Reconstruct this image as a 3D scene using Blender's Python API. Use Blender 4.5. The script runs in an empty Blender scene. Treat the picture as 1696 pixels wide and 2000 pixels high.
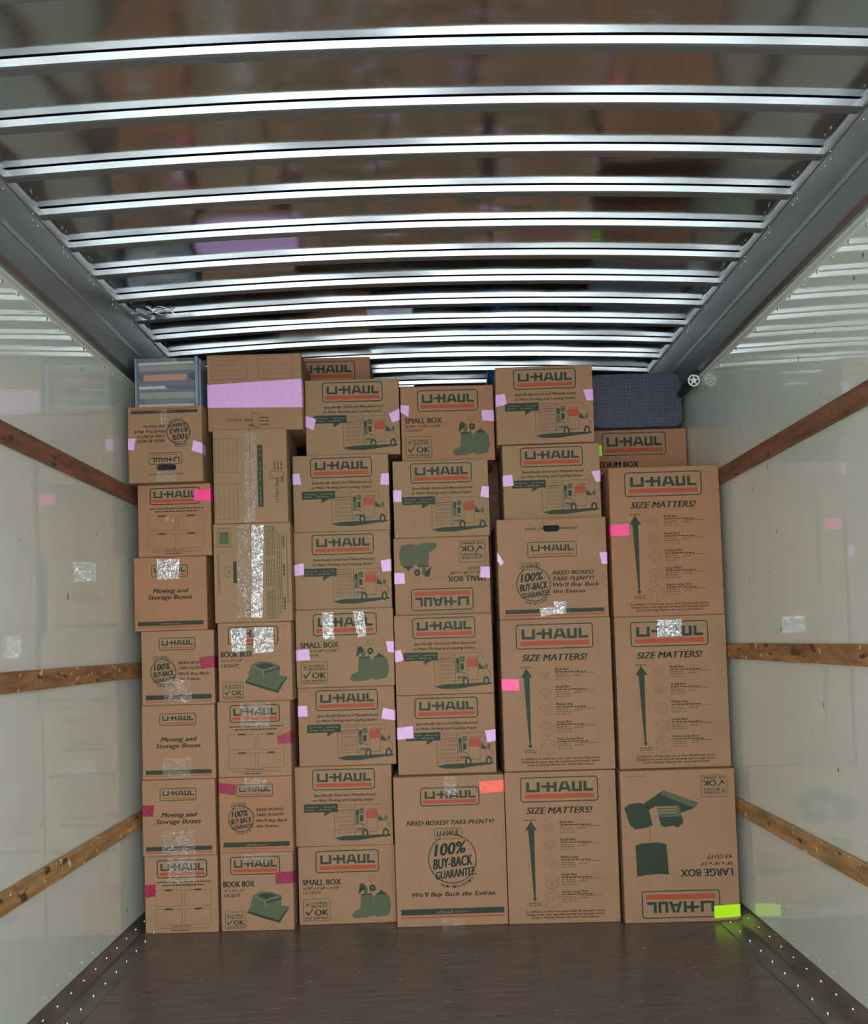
import bpy, bmesh, math, random
from mathutils import Matrix, Vector
random.seed(7)
S = bpy.context.scene
COL = S.collection
# ------------------------------------------------------------------ camera
FPX, CX, CZ, PITCH, ROLL, YAW, PPY = 1700.0, 0.0021, 1.1513, 0.0358, 0.0307, 0.0056, 1190.9
cd = bpy.data.cameras.new('camera'); cam = bpy.data.objects.new('camera', cd); COL.objects.link(cam)
S.camera = cam
cd.sensor_fit = 'VERTICAL'; cd.sensor_height = 36.0; cd.sensor_width = 36.0 * 1696 / 2000
cd.lens = FPX / 2000 * 36.0; cd.shift_y = (PPY - 1000) / 2000; cd.clip_start = 0.02
cy_, sy_ = math.cos(YAW), math.sin(YAW); cp, sp = math.cos(PITCH), math.sin(PITCH); cr, sr = math.cos(ROLL), math.sin(ROLL)
right = Vector((cy_, -sy_, 0)); fwd0 = Vector((sy_, cy_, 0)); up0 = Vector((0, 0, 1))
fwd = fwd0 * cp + up0 * sp; up = -fwd0 * sp + up0 * cp
R = right * cr - up * sr; U = right * sr + up * cr
M = Matrix(((R.x, U.x, -fwd.x, CX), (R.y, U.y, -fwd.y, 0), (R.z, U.z, -fwd.z, CZ), (0, 0, 0, 1)))
cam.matrix_world = M
# ------------------------------------------------------------------ daylight through the open rear door
S.view_settings.view_transform = 'Standard'; S.view_settings.look = 'None'
S.view_settings.gamma = 1.0; S.view_settings.use_curve_mapping = False
S.view_settings.exposure = 0.0
DOOR_Y = -1.35
w = bpy.data.worlds.new('World'); S.world = w; w.use_nodes = True
nt = w.node_tree; bgn = nt.nodes['Background']
bgn.inputs[1].default_value = 7.6
# overcast sky, a little brighter towards the right-hand side
_tc = nt.nodes.new('ShaderNodeTexCoord'); _sx = nt.nodes.new('ShaderNodeSeparateXYZ'); _mr = nt.nodes.new('ShaderNodeMapRange'); _rp = nt.nodes.new('ShaderNodeMix'); _rp.data_type = 'RGBA'
nt.links.new(_tc.outputs['Generated'], _sx.inputs[0]); nt.links.new(_sx.outputs['X'], _mr.inputs[0])
_mr.inputs[1].default_value = -0.8; _mr.inputs[2].default_value = 0.8
_rp.inputs[6].default_value = (0.50, 0.55, 0.58, 1); _rp.inputs[7].default_value = (1.50, 1.62, 1.69, 1)
nt.links.new(_mr.outputs[0], _rp.inputs[0]); nt.links.new(_rp.outputs[2], bgn.inputs[0])
la = bpy.data.lights.new('door_daylight', 'AREA'); la.shape = 'RECTANGLE'; la.size = 2.42; la.size_y = 2.36
la.cycles.is_portal = True
lo = bpy.data.objects.new('door_daylight', la); COL.objects.link(lo)
lo.location = (0, DOOR_Y, 1.22); lo.rotation_euler = (math.radians(90), 0, 0)
# ------------------------------------------------------------------ materials
def srgb(r, g, b):
    f = lambda c: (c / 255 / 12.92) if c / 255 <= 0.04045 else ((c / 255 + 0.055) / 1.055) ** 2.4
    return (f(r), f(g), f(b), 1)
def mat(name, col, rough=0.6, metal=0.0, spec=0.5, noise=None, bump=None, aniso=None, coat=0.0):
    """noise=(scale, amount, stretch xyz); bump=(scale, strength, distance, stretch)"""
    m = bpy.data.materials.new(name); m.use_nodes = True; t = m.node_tree; b = t.nodes['Principled BSDF']
    b.inputs['Base Color'].default_value = col; b.inputs['Roughness'].default_value = rough
    b.inputs['Metallic'].default_value = metal; b.inputs['Specular IOR Level'].default_value = spec
    b.inputs['Coat Weight'].default_value = coat; b.inputs['Coat Roughness'].default_value = 0.08
    def coords(st, sc):
        tc = t.nodes.new('ShaderNodeTexCoord'); mp = t.nodes.new('ShaderNodeMapping')
        mp.inputs['Scale'].default_value = st; t.links.new(tc.outputs['Object'], mp.inputs[0])
        n = t.nodes.new('ShaderNodeTexNoise'); n.inputs['Scale'].default_value = sc; n.inputs['Detail'].default_value = 4
        t.links.new(mp.outputs[0], n.inputs[0]); return n
    if noise:
        n = coords(noise[2], noise[0]); r = t.nodes.new('ShaderNodeValToRGB')
        a = noise[1]; r.color_ramp.elements[0].position = 0.25; r.color_ramp.elements[1].position = 0.75
        r.color_ramp.elements[0].color = (*[max(0, c * (1 - a)) for c in col[:3]], 1)
        r.color_ramp.elements[1].color = (*[min(1, c * (1 + a)) for c in col[:3]], 1)
        t.links.new(n.outputs[0], r.inputs[0]); t.links.new(r.outputs[0], b.inputs['Base Color'])
    if bump:
        n = coords(bump[3], bump[0]); bp = t.nodes.new('ShaderNodeBump')
        bp.inputs['Strength'].default_value = bump[1]; bp.inputs['Distance'].default_value = bump[2]
        t.links.new(n.outputs[0], bp.inputs['Height']); t.links.new(bp.outputs[0], b.inputs['Normal'])
    return m
MT = {}
MT['kraft'] = mat('kraft_cardboard', srgb(154, 118, 90), 0.75, spec=0.25, noise=(9, 0.06, (1, 1, 1)), bump=(60, 0.15, 0.002, (1, 1, 6)))
MT['kraft_warm'] = mat('kraft_cardboard_warm', srgb(158, 114, 84), 0.75, spec=0.25, noise=(9, 0.06, (1, 1, 1)), bump=(60, 0.15, 0.002, (1, 1, 6)))
MT['kraft_olive'] = mat('kraft_cardboard_olive', srgb(152, 121, 91), 0.75, spec=0.25, noise=(9, 0.06, (1, 1, 1)), bump=(60, 0.15, 0.002, (1, 1, 6)))
MT['ink'] = mat('green_ink', srgb(44, 56, 40), 0.6, spec=0.3)
MT['dark'] = mat('dark_ink', srgb(36, 40, 28), 0.6, spec=0.3)
MT['orange'] = mat('orange_ink', srgb(166, 70, 44), 0.6, spec=0.3)
MT['pale'] = mat('logo_panel', srgb(152, 120, 91), 0.75, spec=0.25)
MT['mid'] = mat('halftone_green', srgb(86, 92, 70), 0.7, spec=0.25)
MT['line'] = mat('thin_ink', srgb(76, 66, 48), 0.7, spec=0.25)
MT['seam'] = mat('seam_shadowless', srgb(96, 66, 46), 0.9, spec=0.1)
MT['lilac'] = mat('lilac_tape', srgb(222, 172, 222), 0.4, noise=(40, 0.05, (1, 1, 1)), bump=(50, 0.3, 0.002, (1, 1, 1)))
MT['pale_lilac'] = mat('pale_lilac_tape', srgb(225, 195, 218), 0.4, bump=(50, 0.3, 0.002, (1, 1, 1)))
MT['hot'] = mat('hot_pink_tape', srgb(255, 52, 140), 0.35, bump=(50, 0.3, 0.002, (1, 1, 1)))
MT['red'] = mat('crimson_tape', srgb(142, 12, 52), 0.5, bump=(50, 0.3, 0.002, (1, 1, 1)))
MT['coral'] = mat('coral_tape', srgb(255, 92, 62), 0.35, bump=(50, 0.3, 0.002, (1, 1, 1)))
MT['neon'] = mat('neon_yellow_green_tape', srgb(205, 255, 20), 0.35, bump=(50, 0.2, 0.002, (1, 1, 1)))
MT['wall'] = mat('glossy_liner_panel', srgb(228, 233, 222), 0.35, spec=0.4, coat=1.0, noise=(2.2, 0.04, (1, 1, 1)), bump=(6, 0.16, 0.0008, (1, 1, 1)))
MT['wall'].node_tree.nodes['Principled BSDF'].inputs['Coat Roughness'].default_value = 0.006
MT['wall'].node_tree.nodes['Principled BSDF'].inputs['Coat IOR'].default_value = 2.3
_t = MT['wall'].node_tree; _n = _t.nodes.new('ShaderNodeTexNoise'); _n.inputs['Scale'].default_value = 22; _b = _t.nodes.new('ShaderNodeBump'); _b.inputs['Strength'].default_value = 0.10; _b.inputs['Distance'].default_value = 0.0007
_c = _t.nodes.new('ShaderNodeTexCoord'); _t.links.new(_c.outputs['Object'], _n.inputs[0]); _t.links.new(_n.outputs[0], _b.inputs['Height']); _t.links.new(_b.outputs[0], _t.nodes['Principled BSDF'].inputs['Coat Normal'])
MT['floor'] = mat('dark_deck_boards', srgb(98, 86, 79), 0.24, spec=0.5, noise=(5, 0.22, (1, 9, 1)), bump=(30, 0.25, 0.001, (0.3, 6, 1)))
MT['skin'] = mat('polished_roof_sheet', (0.385, 0.43, 0.47, 1), 0.125, metal=1.0, bump=(3.0, 0.22, 0.005, (0.25, 3.0, 1)))
MT['bow'] = mat('roof_bow_metal', (0.95, 0.96, 0.96, 1), 0.2, metal=0.9)
MT['flange'] = mat('roof_bow_flange', (0.20, 0.21, 0.215, 1), 0.4, metal=0.6)
MT['rail'] = mat('dull_aluminium', (0.27, 0.28, 0.29, 1), 0.38, metal=0.85, noise=(4, 0.10, (1, 0.2, 1)))
MT['trim'] = mat('galvanised_trim', (0.20, 0.19, 0.175, 1), 0.33, metal=0.7, noise=(14, 0.3, (1, 0.5, 1)))
MT['rivet'] = mat('rivet_metal', (0.85, 0.86, 0.86, 1), 0.25, metal=1.0)
MT['lip'] = mat('liner_lip', srgb(206, 208, 202), 0.35)
MT['wood'] = mat('worn_wooden_slat', srgb(158, 112, 76), 0.5, noise=(26, 0.55, (1, 0.25, 1.6)), bump=(40, 0.5, 0.002, (1, 0.15, 2)))
MT['woodred'] = mat('worn_reddish_slat', srgb(132, 88, 68), 0.5, noise=(26, 0.45, (1, 0.25, 1.6)), bump=(40, 0.5, 0.002, (1, 0.15, 2)))
MT['woodtan'] = mat('worn_tan_slat', srgb(172, 132, 84), 0.5, noise=(26, 0.5, (1, 0.25, 1.6)), bump=(40, 0.5, 0.002, (1, 0.15, 2)))
MT['navy'] = mat('navy_cloth_and_shade_fill', srgb(30, 36, 58), 0.85, bump=(30, 0.5, 0.004, (1, 1, 1)))  # also the painted shade inside hand holes and between stacks
MT['blue'] = mat('blue_plastic_bag', srgb(14, 62, 130), 0.3, bump=(22, 0.8, 0.01, (1, 1, 1)))
MT['purple'] = mat('purple_cloth', srgb(72, 36, 88), 0.85, bump=(30, 0.5, 0.006, (1, 1, 1)))
MT['blackpl'] = mat('black_plastic', srgb(24, 24, 28), 0.4)
MT['whitepl'] = mat('white_plastic', srgb(235, 235, 235), 0.35)
MT['binlid'] = mat('grey_plastic_lid', srgb(120, 134, 148), 0.3)
MT['paper'] = mat('white_paper', srgb(226, 226, 214), 0.7)
MT['manila'] = mat('grey_tan_folder', srgb(160, 150, 128), 0.7)
MT['orangep'] = mat('orange_folder', srgb(224, 140, 78), 0.6)
MT['greenp'] = mat('green_folder', srgb(84, 104, 88), 0.6)
MT['darkp'] = mat('dark_grey_folder', srgb(74, 82, 94), 0.6)
MT['asphalt'] = mat('pavement', srgb(214, 213, 208), 0.9, noise=(3, 0.1, (1, 1, 1)))
def see_through(name, tint, alpha, rough, gloss, bump):
    """clear film: light passes through, tinted; a share is reflected at the surface"""
    m = bpy.data.materials.new(name); m.use_nodes = True; t = m.node_tree; t.nodes.remove(t.nodes['Principled BSDF'])
    d = t.nodes.new('ShaderNodeBsdfDiffuse'); d.inputs[0].default_value = tint
    tr = t.nodes.new('ShaderNodeBsdfTransparent'); g = t.nodes.new('ShaderNodeBsdfGlossy'); g.inputs['Roughness'].default_value = rough
    a = t.nodes.new('ShaderNodeMixShader'); a.inputs[0].default_value = alpha; b = t.nodes.new('ShaderNodeMixShader'); b.inputs[0].default_value = gloss
    t.links.new(tr.outputs[0], a.inputs[1]); t.links.new(d.outputs[0], a.inputs[2]); t.links.new(a.outputs[0], b.inputs[1]); t.links.new(g.outputs[0], b.inputs[2])
    t.links.new(b.outputs[0], t.nodes['Material Output'].inputs[0])
    if bump:
        tc = t.nodes.new('ShaderNodeTexCoord'); n = t.nodes.new('ShaderNodeTexNoise'); n.inputs['Scale'].default_value = bump[0]
        n.inputs['Detail'].default_value = 2; n.inputs['Distortion'].default_value = 2.5
        bp = t.nodes.new('ShaderNodeBump'); bp.inputs['Strength'].default_value = bump[1]; bp.inputs['Distance'].default_value = bump[2]
        t.links.new(tc.outputs['Object'], n.inputs[0]); t.links.new(n.outputs[0], bp.inputs['Height']); t.links.new(bp.outputs[0], g.inputs['Normal'])
    return m
MT['clear'] = see_through('clear_packing_tape', (0.45, 0.40, 0.33, 1), 0.10, 0.05, 0.09, (38, 1.0, 0.012))
MT['clearshiny'] = see_through('crinkled_clear_tape', (0.6, 0.56, 0.5, 1), 0.30, 0.04, 0.26, (32, 1.0, 0.009))
MT['clearfaint'] = see_through('smooth_clear_tape', (0.4, 0.34, 0.28, 1), 0.10, 0.1, 0.035, (24, 0.8, 0.006))
MT['binplastic'] = see_through('clear_bin_plastic', (0.30, 0.36, 0.42, 1), 0.16, 0.12, 0.05, None)
def suitcase_mat():
    m = mat('checked_suitcase_shell', srgb(74, 80, 100), 0.5); t = m.node_tree; b = t.nodes['Principled BSDF']
    tc = t.nodes.new('ShaderNodeTexCoord'); br = t.nodes.new('ShaderNodeTexBrick'); br.offset = 0.0
    br.inputs['Color1'].default_value = srgb(72, 77, 92); br.inputs['Color2'].default_value = srgb(62, 66, 80); br.inputs['Mortar'].default_value = srgb(48, 54, 74)
    br.inputs['Scale'].default_value = 30; br.inputs['Mortar Size'].default_value = 0.06; br.inputs['Brick Width'].default_value = 0.5; br.inputs['Row Height'].default_value = 0.5
    mp = t.nodes.new('ShaderNodeMapping'); mp.inputs['Rotation'].default_value = (math.radians(90), 0, 0)
    t.links.new(tc.outputs['Object'], mp.inputs[0]); t.links.new(mp.outputs[0], br.inputs[0]); t.links.new(br.outputs[0], b.inputs['Base Color'])
    return m
MT['suit'] = suitcase_mat()
def specks(m, scale, lo, hi, col, sc=(1, 1, 1)):
    """sparse scuffs and chips of another colour"""
    t = m.node_tree; b = t.nodes['Principled BSDF']; src = b.inputs['Base Color'].links[0].from_socket
    tc = t.nodes.new('ShaderNodeTexCoord'); mp = t.nodes.new('ShaderNodeMapping'); mp.inputs['Scale'].default_value = sc; n = t.nodes.new('ShaderNodeTexNoise'); n.inputs['Scale'].default_value = scale; n.inputs['Detail'].default_value = 1
    r = t.nodes.new('ShaderNodeMapRange'); r.inputs[1].default_value = lo; r.inputs[2].default_value = hi
    x = t.nodes.new('ShaderNodeMix'); x.data_type = 'RGBA'; x.inputs[7].default_value = col
    t.links.new(tc.outputs['Object'], mp.inputs[0]); t.links.new(mp.outputs[0], n.inputs[0]); t.links.new(n.outputs[0], r.inputs[0]); t.links.new(r.outputs[0], x.inputs[0]); t.links.new(src, x.inputs[6]); t.links.new(x.outputs[2], b.inputs['Base Color'])
specks(MT['wall'], 34, .755, .79, srgb(120, 116, 100), (1, 1, .6))
specks(MT['floor'], 26, .735, .77, srgb(150, 138, 128), (1, 2.5, 1))
specks(MT['floor'], 21, .74, .77, srgb(48, 40, 36), (.6, 3, 1))
specks(MT['wood'], 40, .66, .72, srgb(214, 196, 168), (1, .8, 1)); specks(MT['woodtan'], 40, .66, .72, srgb(220, 204, 172), (1, .8, 1))
specks(MT['woodtan'], 22, .64, .70, srgb(96, 68, 44), (1, .6, 1.5)); specks(MT['wood'], 22, .62, .70, srgb(90, 60, 40), (1, .6, 1.5)); specks(MT['woodred'], 22, .64, .72, srgb(78, 50, 40), (1, .6, 1.5))
# ------------------------------------------------------------------ mesh helpers
def link_mesh(name, bm, mats, parent=None, smooth=False):
    me = bpy.data.meshes.new(name); bm.to_mesh(me); bm.free()
    for m in mats: me.materials.append(MT[m])
    if smooth:
        for p in me.polygons: p.use_smooth = True
    o = bpy.data.objects.new(name, me); COL.objects.link(o)
    if parent: o.parent = parent
    return o
def tag(o, label, cat, group=None):
    o['label'] = label; o['category'] = cat
    if group: o['group'] = group
    return o
def structure(o): o['kind'] = 'structure'; return o
def empty(name, loc, rz=0):
    o = bpy.data.objects.new(name, None); COL.objects.link(o); o.location = loc; o.rotation_euler = (0, 0, rz); o.empty_display_size = 0.05
    return o
def add_box(bm, x0, x1, y0, y1, z0, z1, mi=0, bev=0.0):
    g = bmesh.ops.create_cube(bm, size=1)['verts']
    for v in g: v.co = Vector(((x0 + x1) / 2 + v.co.x * (x1 - x0), (y0 + y1) / 2 + v.co.y * (y1 - y0), (z0 + z1) / 2 + v.co.z * (z1 - z0)))
    fs = set(f for v in g for f in v.link_faces)
    for f in fs: f.material_index = mi
    if bev:
        es = list(set(e for v in g for e in v.link_edges))
        bmesh.ops.bevel(bm, geom=es, offset=bev, segments=3, profile=0.5, affect='EDGES')
    return g
def extrude_profile(bm, prof, y0, y1, n=1, mi=0, closed=True):
    """prof: list of (x, z); swept along Y"""
    rings = []
    for i in range(n + 1):
        y = y0 + (y1 - y0) * i / n
        rings.append([bm.verts.new((x, y, z)) for x, z in prof])
    m = len(prof)
    for a, b in zip(rings, rings[1:]):
        for j in range(m if closed else m - 1):
            f = bm.faces.new((a[j], a[(j + 1) % m], b[(j + 1) % m], b[j])); f.material_index = mi
    if closed:
        bm.faces.new(rings[0][::-1]); bm.faces.new(rings[-1])
    bmesh.ops.recalc_face_normals(bm, faces=bm.faces[:])
# ------------------------------------------------------------------ printed artwork
_tx = {}
def text_polys(s, bold, italic):
    k = (s, bold, italic)
    if k in _tx: return _tx[k]
    cu = bpy.data.curves.new('t', 'FONT'); cu.body = s; cu.offset = 0.0; cu.resolution_u = 3
    cu.space_character = 1.02; cu.shear = 0.28 if italic else 0.0
    o = bpy.data.objects.new('t', cu); COL.objects.link(o)
    me = bpy.data.meshes.new_from_object(o)
    vs = [(v.co.x, v.co.y) for v in me.vertices]; fs = [tuple(p.vertices) for p in me.polygons]
    bpy.data.objects.remove(o); bpy.data.curves.remove(cu); bpy.data.meshes.remove(me)
    x0 = min(v[0] for v in vs); x1 = max(v[0] for v in vs)
    # the built-in font's capitals are 0.729 high on baseline 0
    vs = [((x - x0) / (x1 - x0), y / 0.729) for x, y in vs]
    _tx[k] = (vs, fs); return _tx[k]
class Art:
    """artwork on a w x h panel: u across 0..1, t down 0..1"""
    def __init__(self, w, h, rot=0):
        self.rot = rot; self.W, self.H = w, h
        self.w, self.h = (w, h) if rot in (0, 180) else (h, w)
        self.out = []
    def P(self, u, t):
        x = (u - 0.5) * self.w; z = (0.5 - t) * self.h
        if self.rot == 180: x, z = -x, -z
        elif self.rot == 90: x, z = -z, x
        return (x, z + self.H / 2)
    def poly(self, pts, m='ink', L=1): self.out.append(([self.P(*p) for p in pts], [tuple(range(len(pts)))], m, L))
    def rect(self, u0, t0, u1, t1, m='ink', L=1): self.poly([(u0, t0), (u1, t0), (u1, t1), (u0, t1)], m, L)
    def line(self, pts, wd=0.0012, m='line', L=1):
        for (a, b) in zip(pts, pts[1:]):
            ax, ay, bx, by = a[0] * self.w, a[1] * self.h, b[0] * self.w, b[1] * self.h
            d = math.hypot(bx - ax, by - ay) or 1; nx, ny = -(by - ay) / d * wd / 2, (bx - ax) / d * wd / 2
            self.poly([((ax + nx) / self.w, (ay + ny) / self.h), ((bx + nx) / self.w, (by + ny) / self.h), ((bx - nx) / self.w, (by - ny) / self.h), ((ax - nx) / self.w, (ay - ny) / self.h)], m, L)
    def rrpts(self, u0, t0, u1, t1, r):
        ru, rt = r / self.w, r / self.h; P = []
        for cu, ct, a0 in ((u1 - ru, t0 + rt, -90), (u1 - ru, t1 - rt, 0), (u0 + ru, t1 - rt, 90), (u0 + ru, t0 + rt, 180)):
            for k in range(6):
                a = math.radians(a0 + 18 * k); P.append((cu + ru * math.cos(a), ct + rt * math.sin(a)))
        return P
    def ring(self, outer, inner, m='ink', L=1):
        n = len(outer); vs = [self.P(*p) for p in outer] + [self.P(*p) for p in inner]
        self.out.append((vs, [(i, (i + 1) % n, n + (i + 1) % n, n + i) for i in range(n)], m, L))
    def frame(self, u0, t0, u1, t1, wd=0.001, m='line', L=1, r=0.0005):
        self.ring(self.rrpts(u0, t0, u1, t1, r + wd), self.rrpts(u0 + wd / self.w, t0 + wd / self.h, u1 - wd / self.w, t1 - wd / self.h, r), m, L)
    def rr(self, u0, t0, u1, t1, r, m, L=0): self.poly(self.rrpts(u0, t0, u1, t1, r), m, L)
    def ell(self, u, t, a, b, m='ink', L=1, n=28):  # a, b in metres
        self.poly([(u + a * math.cos(2 * math.pi * k / n) / self.w, t + b * math.sin(2 * math.pi * k / n) / self.h) for k in range(n)], m, L)
    def arc(self, u, t, r, a0, a1, wd, m='ink', L=1, n=30):
        pts = []
        for rr in (r + wd / 2, r - wd / 2):
            pts.append([(u + rr * math.cos(math.radians(a0 + (a1 - a0) * k / n)) / self.w, t - rr * math.sin(math.radians(a0 + (a1 - a0) * k / n)) / self.h) for k in range(n + 1)])
        vs = [self.P(*p) for p in pts[0]] + [self.P(*p) for p in pts[1]]; k = n + 1
        self.out.append((vs, [(i, i + 1, k + i + 1, k + i) for i in range(n)], m, L))
    def text(self, s, u0, tb, u1, cap, m='dark', L=1, bold=True, italic=True, ang=0.0):
        """baseline at tb, spans u0..u1, capitals cap (fraction of height) tall; ang degrees ccw about the left end"""
        vs, fs = text_polys(s, bold, italic); wm = (u1 - u0) * self.w; hm = cap * self.h
        c, s_ = math.cos(math.radians(ang)), math.sin(math.radians(ang))
        for dx in ((-.045, 0, .045) if bold else (0,)):   # heavier stroke
            o = []
            for x, y in vs:
                X, Y = x * wm + dx * hm, y * hm; X, Y = X * c - Y * s_, X * s_ + Y * c
                o.append(self.P(u0 + X / self.w, tb - Y / self.h))
            self.out.append((o, fs, m, L))
    def greek(self, u0, t, u1, cap, m='line'):
        """rows of lettering too small to read in the photograph: short strokes, word by word"""
        rnd = random.Random(int(u0 * 977 + t * 3571)); x = u0
        while x < u1 - 0.004:
            n = min(rnd.uniform(.018, .055) * (0.5 + cap * 18), u1 - x)
            self.rect(x, t - cap * .85, x + n, t, m); x += n + .008
    def logo(self, u0, t0, u1, t1, thin=False):
        w_, h_ = (u1 - u0), (t1 - t0); bw = 0.0042 if not thin else 0.0028
        r = 0.013 if not thin else 0.009
        self.rr(u0, t0, u1, t1, r, 'pale', 0)
        self.ring(self.rrpts(u0, t0, u1, t1, r), self.rrpts(u0 + bw / self.w, t0 + bw / self.h, u1 - bw / self.w, t1 - bw / self.h, r - bw), 'ink', 1)
        lw = w_ * 0.86; lx = u0 + w_ * 0.075; lt = t0 + h_ * 0.20; lh = h_ * 0.40
        def q(x0, y0, x1, y1): self.rect(lx + lw * x0 / 6.6, lt + lh * (1 - y1), lx + lw * x1 / 6.6, lt + lh * (1 - y0), 'ink', 2)
        def qp(P): self.poly([(lx + lw * x / 6.6, lt + lh * (1 - y)) for x, y in P], 'ink', 2)
        sw = 0.30
        # U
        q(0, 0, sw, 1); q(sw, 0, 1.05, 0.24); q(1.05, 0, 1.05 + sw, 1)
        # bar running into the H
        q(1.50, 0.42, 2.02, 0.66); q(2.02, 0, 2.02 + sw, 1); q(2.32, 0.40, 2.72, 0.66); q(2.72, 0, 2.72 + sw, 1)
        # A
        qp([(3.12, 0), (3.12 + sw + 0.02, 0), (3.78, 1), (3.52, 1)]); qp([(4.14, 0), (4.46, 0), (4.06, 1), (3.78, 1)]); q(3.50, 0.20, 4.1, 0.42)
        # U
        q(4.52, 0, 4.52 + sw, 1); q(4.82, 0, 5.2, 0.24); q(5.2, 0, 5.5, 1)
        # L
        q(5.66, 0, 5.66 + sw, 1); q(5.96, 0, 6.6, 0.26)
        self.ell(u1 - w_ * 0.05, lt + lh * 0.07, 0.0022, 0.0022, 'orange', 2, 10)
        if thin: self.rect(u0 + w_ * 0.075, t0 + h_ * 0.76, u1 - w_ * 0.075, t0 + h_ * 0.84, 'orange', 2)
        else: self.rect(u0 + w_ * 0.055, t0 + h_ * 0.68, u1 - w_ * 0.055, t0 + h_ * 0.86, 'orange', 2)
    def badge(self, u0, t0, u1, t1):
        W_, H_ = u1 - u0, t1 - t0
        self.rr(u0, t0, u1, t1, 0.008, 'pale', 0)
        self.frame(u0, t0, u1, t1, 0.0018, 'ink', 1, 0.006)
        a = lambda x: u0 + W_ * x
        b = lambda y: t0 + H_ * y
        self.frame(a(.09), b(.13), a(.24), b(.38), 0.0014, 'ink', 1, 0.002); self.rect(a(.13), b(.22), a(.2), b(.3), 'ink')
        self.text('U-HAUL', a(.3), b(.25), a(.92), H_ * .12, 'ink', italic=False); self.text('BOXES', a(.3), b(.4), a(.9), H_ * .12, 'ink', italic=False)
        self.poly([(a(.07), b(.60)), (a(.13), b(.57)), (a(.18), b(.68)), (a(.34), b(.44)), (a(.37), b(.46)), (a(.18), b(.78))], 'dark')
        self.text('OK', a(.42), b(.76), a(.93), H_ * .28, 'ink', italic=False)
        self.text('FOR SHIPPING', a(.08), b(.93), a(.92), H_ * .11, 'ink', italic=False)
    def jar(self, u, t, r, k=1.0, full=False):
        """round buy-back seal"""
        wd = 0.0035 * k
        self.arc(u, t, r, 118, 118 + 325, wd, 'ink')
        self.frame(u - r * 0.74 / self.w, t - r * 1.28 / self.h, u + r * 0.42 / self.w, t - r * 0.84 / self.h, 0.0018 * k, 'ink', 1, 0.003)
        self.text('U-HAUL', u - r * 0.62 / self.w, t - r * 0.94 / self.h, u + r * 0.32 / self.w, r * 0.24 / self.h, 'ink', ang=3)
        e = lambda x: u + r * x / self.w
        f = lambda y: t + r * y / self.h
        self.text('100%', e(-.74), f(-.12), e(.62), r * .52 / self.h, 'ink', ang=6)
        self.text('BUY-BACK', e(-.80), f(.42), e(.86), r * .44 / self.h, 'ink', ang=6)
        self.text('GUARANTEE.', e(-.70), f(.84), e(.98), r * .34 / self.h, 'ink', ang=6)
        # small curved line of lettering under the seal
        s = 'VALID WITH RECEIPT'; n = len(s)
        for i, ch in enumerate(s):
            if ch == ' ': continue
            A = math.radians(243 + i * 74 / n); R_ = r * 1.2
            x = u + R_ * math.cos(A) / self.w; y = t - R_ * math.sin(A) / self.h
            self.text(ch, x, y, x + r * 0.062 / self.w, r * 0.11 / self.h, 'ink', ang=math.degrees(A) + 90, italic=False)
    def bar(self, u0, t0, u1, t1, o0, o1):
        self.rect(u0, t0, u1, t1, 'ink'); self.text('uhaul.com', .36, t0 + (t1 - t0) * .78, .64, (t1 - t0) * .55, 'pale', 2, italic=False)
        self.rect(u0, o0, u1, o1, 'orange')
def a_truck(A):
    A.logo(.184, .037, .829, .30)
    A.text('Specifically Sized and Manufactured', .195, .378, .83, .034); A.text('to Make Packing and Loading Easier.', .19, .44, .82, .034)
    A.rect(.09, .47, .437, .575, 'ink'); A.poly([(.30, .575), (.37, .575), (.29, .63)], 'ink')
    for k in (0, 1):
        for j in range(7):
            if (j + k) % 4 != 3: A.rect(.115 + j * .044, .505 + k * .035, .15 + j * .044, .512 + k * .035, 'pale', 2)
    # moving truck cut open to show its load
    A.line([(.44, .49), (.88, .49), (.895, .51), (.895, .57)], .0014); A.line([(.44, .52), (.60, .52)], .0012)
    A.line([(.40, .56), (.40, .90)], .0024, 'mid'); A.line([(.42, .56), (.60, .55)], .0022, 'ink'); A.line([(.42, .84), (.62, .835)], .0018, 'mid')
    for r_ in range(5):
        A.line([(.425, .60 + r_ * .052), (.60, .597 + r_ * .052)], .0012)
        for c in range(6): A.line([(.43 + c * .029 + (r_ % 2) * .012, .575 + r_ * .052), (.442 + c * .029 + (r_ % 2) * .012, .585 + r_ * .052)], .0022, 'ink')
    A.line([(.61, .50), (.61, .86)], .002, 'ink')
    A.rect(.62, .56, .655, .74, 'mid'); A.rect(.66, .53, .71, .60, 'mid', 2); A.rect(.665, .62, .70, .70, 'ink', 2); A.rect(.625, .55, .65, .62, 'ink', 2); A.line([(.66, .72), (.71, .75)], .003, 'ink', 2); A.rect(.63, .78, .715, .81, 'mid')
    A.rect(.733, .575, .838, .665, 'orange', 2); A.rect(.733, .665, .838, .775, 'pale', 1); A.frame(.73, .57, .84, .83, .0012, 'line', 2)
    A.text('U-HAUL', .74, .56, .86, .028, 'orange')
    A.line([(.84, .60), (.90, .66), (.93, .70), (.965, .735), (.97, .83)], .0018, 'ink'); A.poly([(.85, .62), (.90, .68), (.91, .70), (.85, .69)], 'ink', 2)
    A.ell(.93, .66, .007, .010, 'mid'); A.line([(.85, .78), (.95, .79)], .002, 'orange'); A.line([(.62, .83), (.84, .83)], .002, 'mid')
    A.poly([(.39, .90), (.50, .875), (.97, .865), (.98, .885), (.86, .90), (.62, .935), (.47, .93)], 'ink', 1)
    for u in (.715, .925):
        A.ell(u, .845, .013, .018, 'ink', 2); A.ell(u, .845, .006, .010, 'pale', 3)
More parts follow.
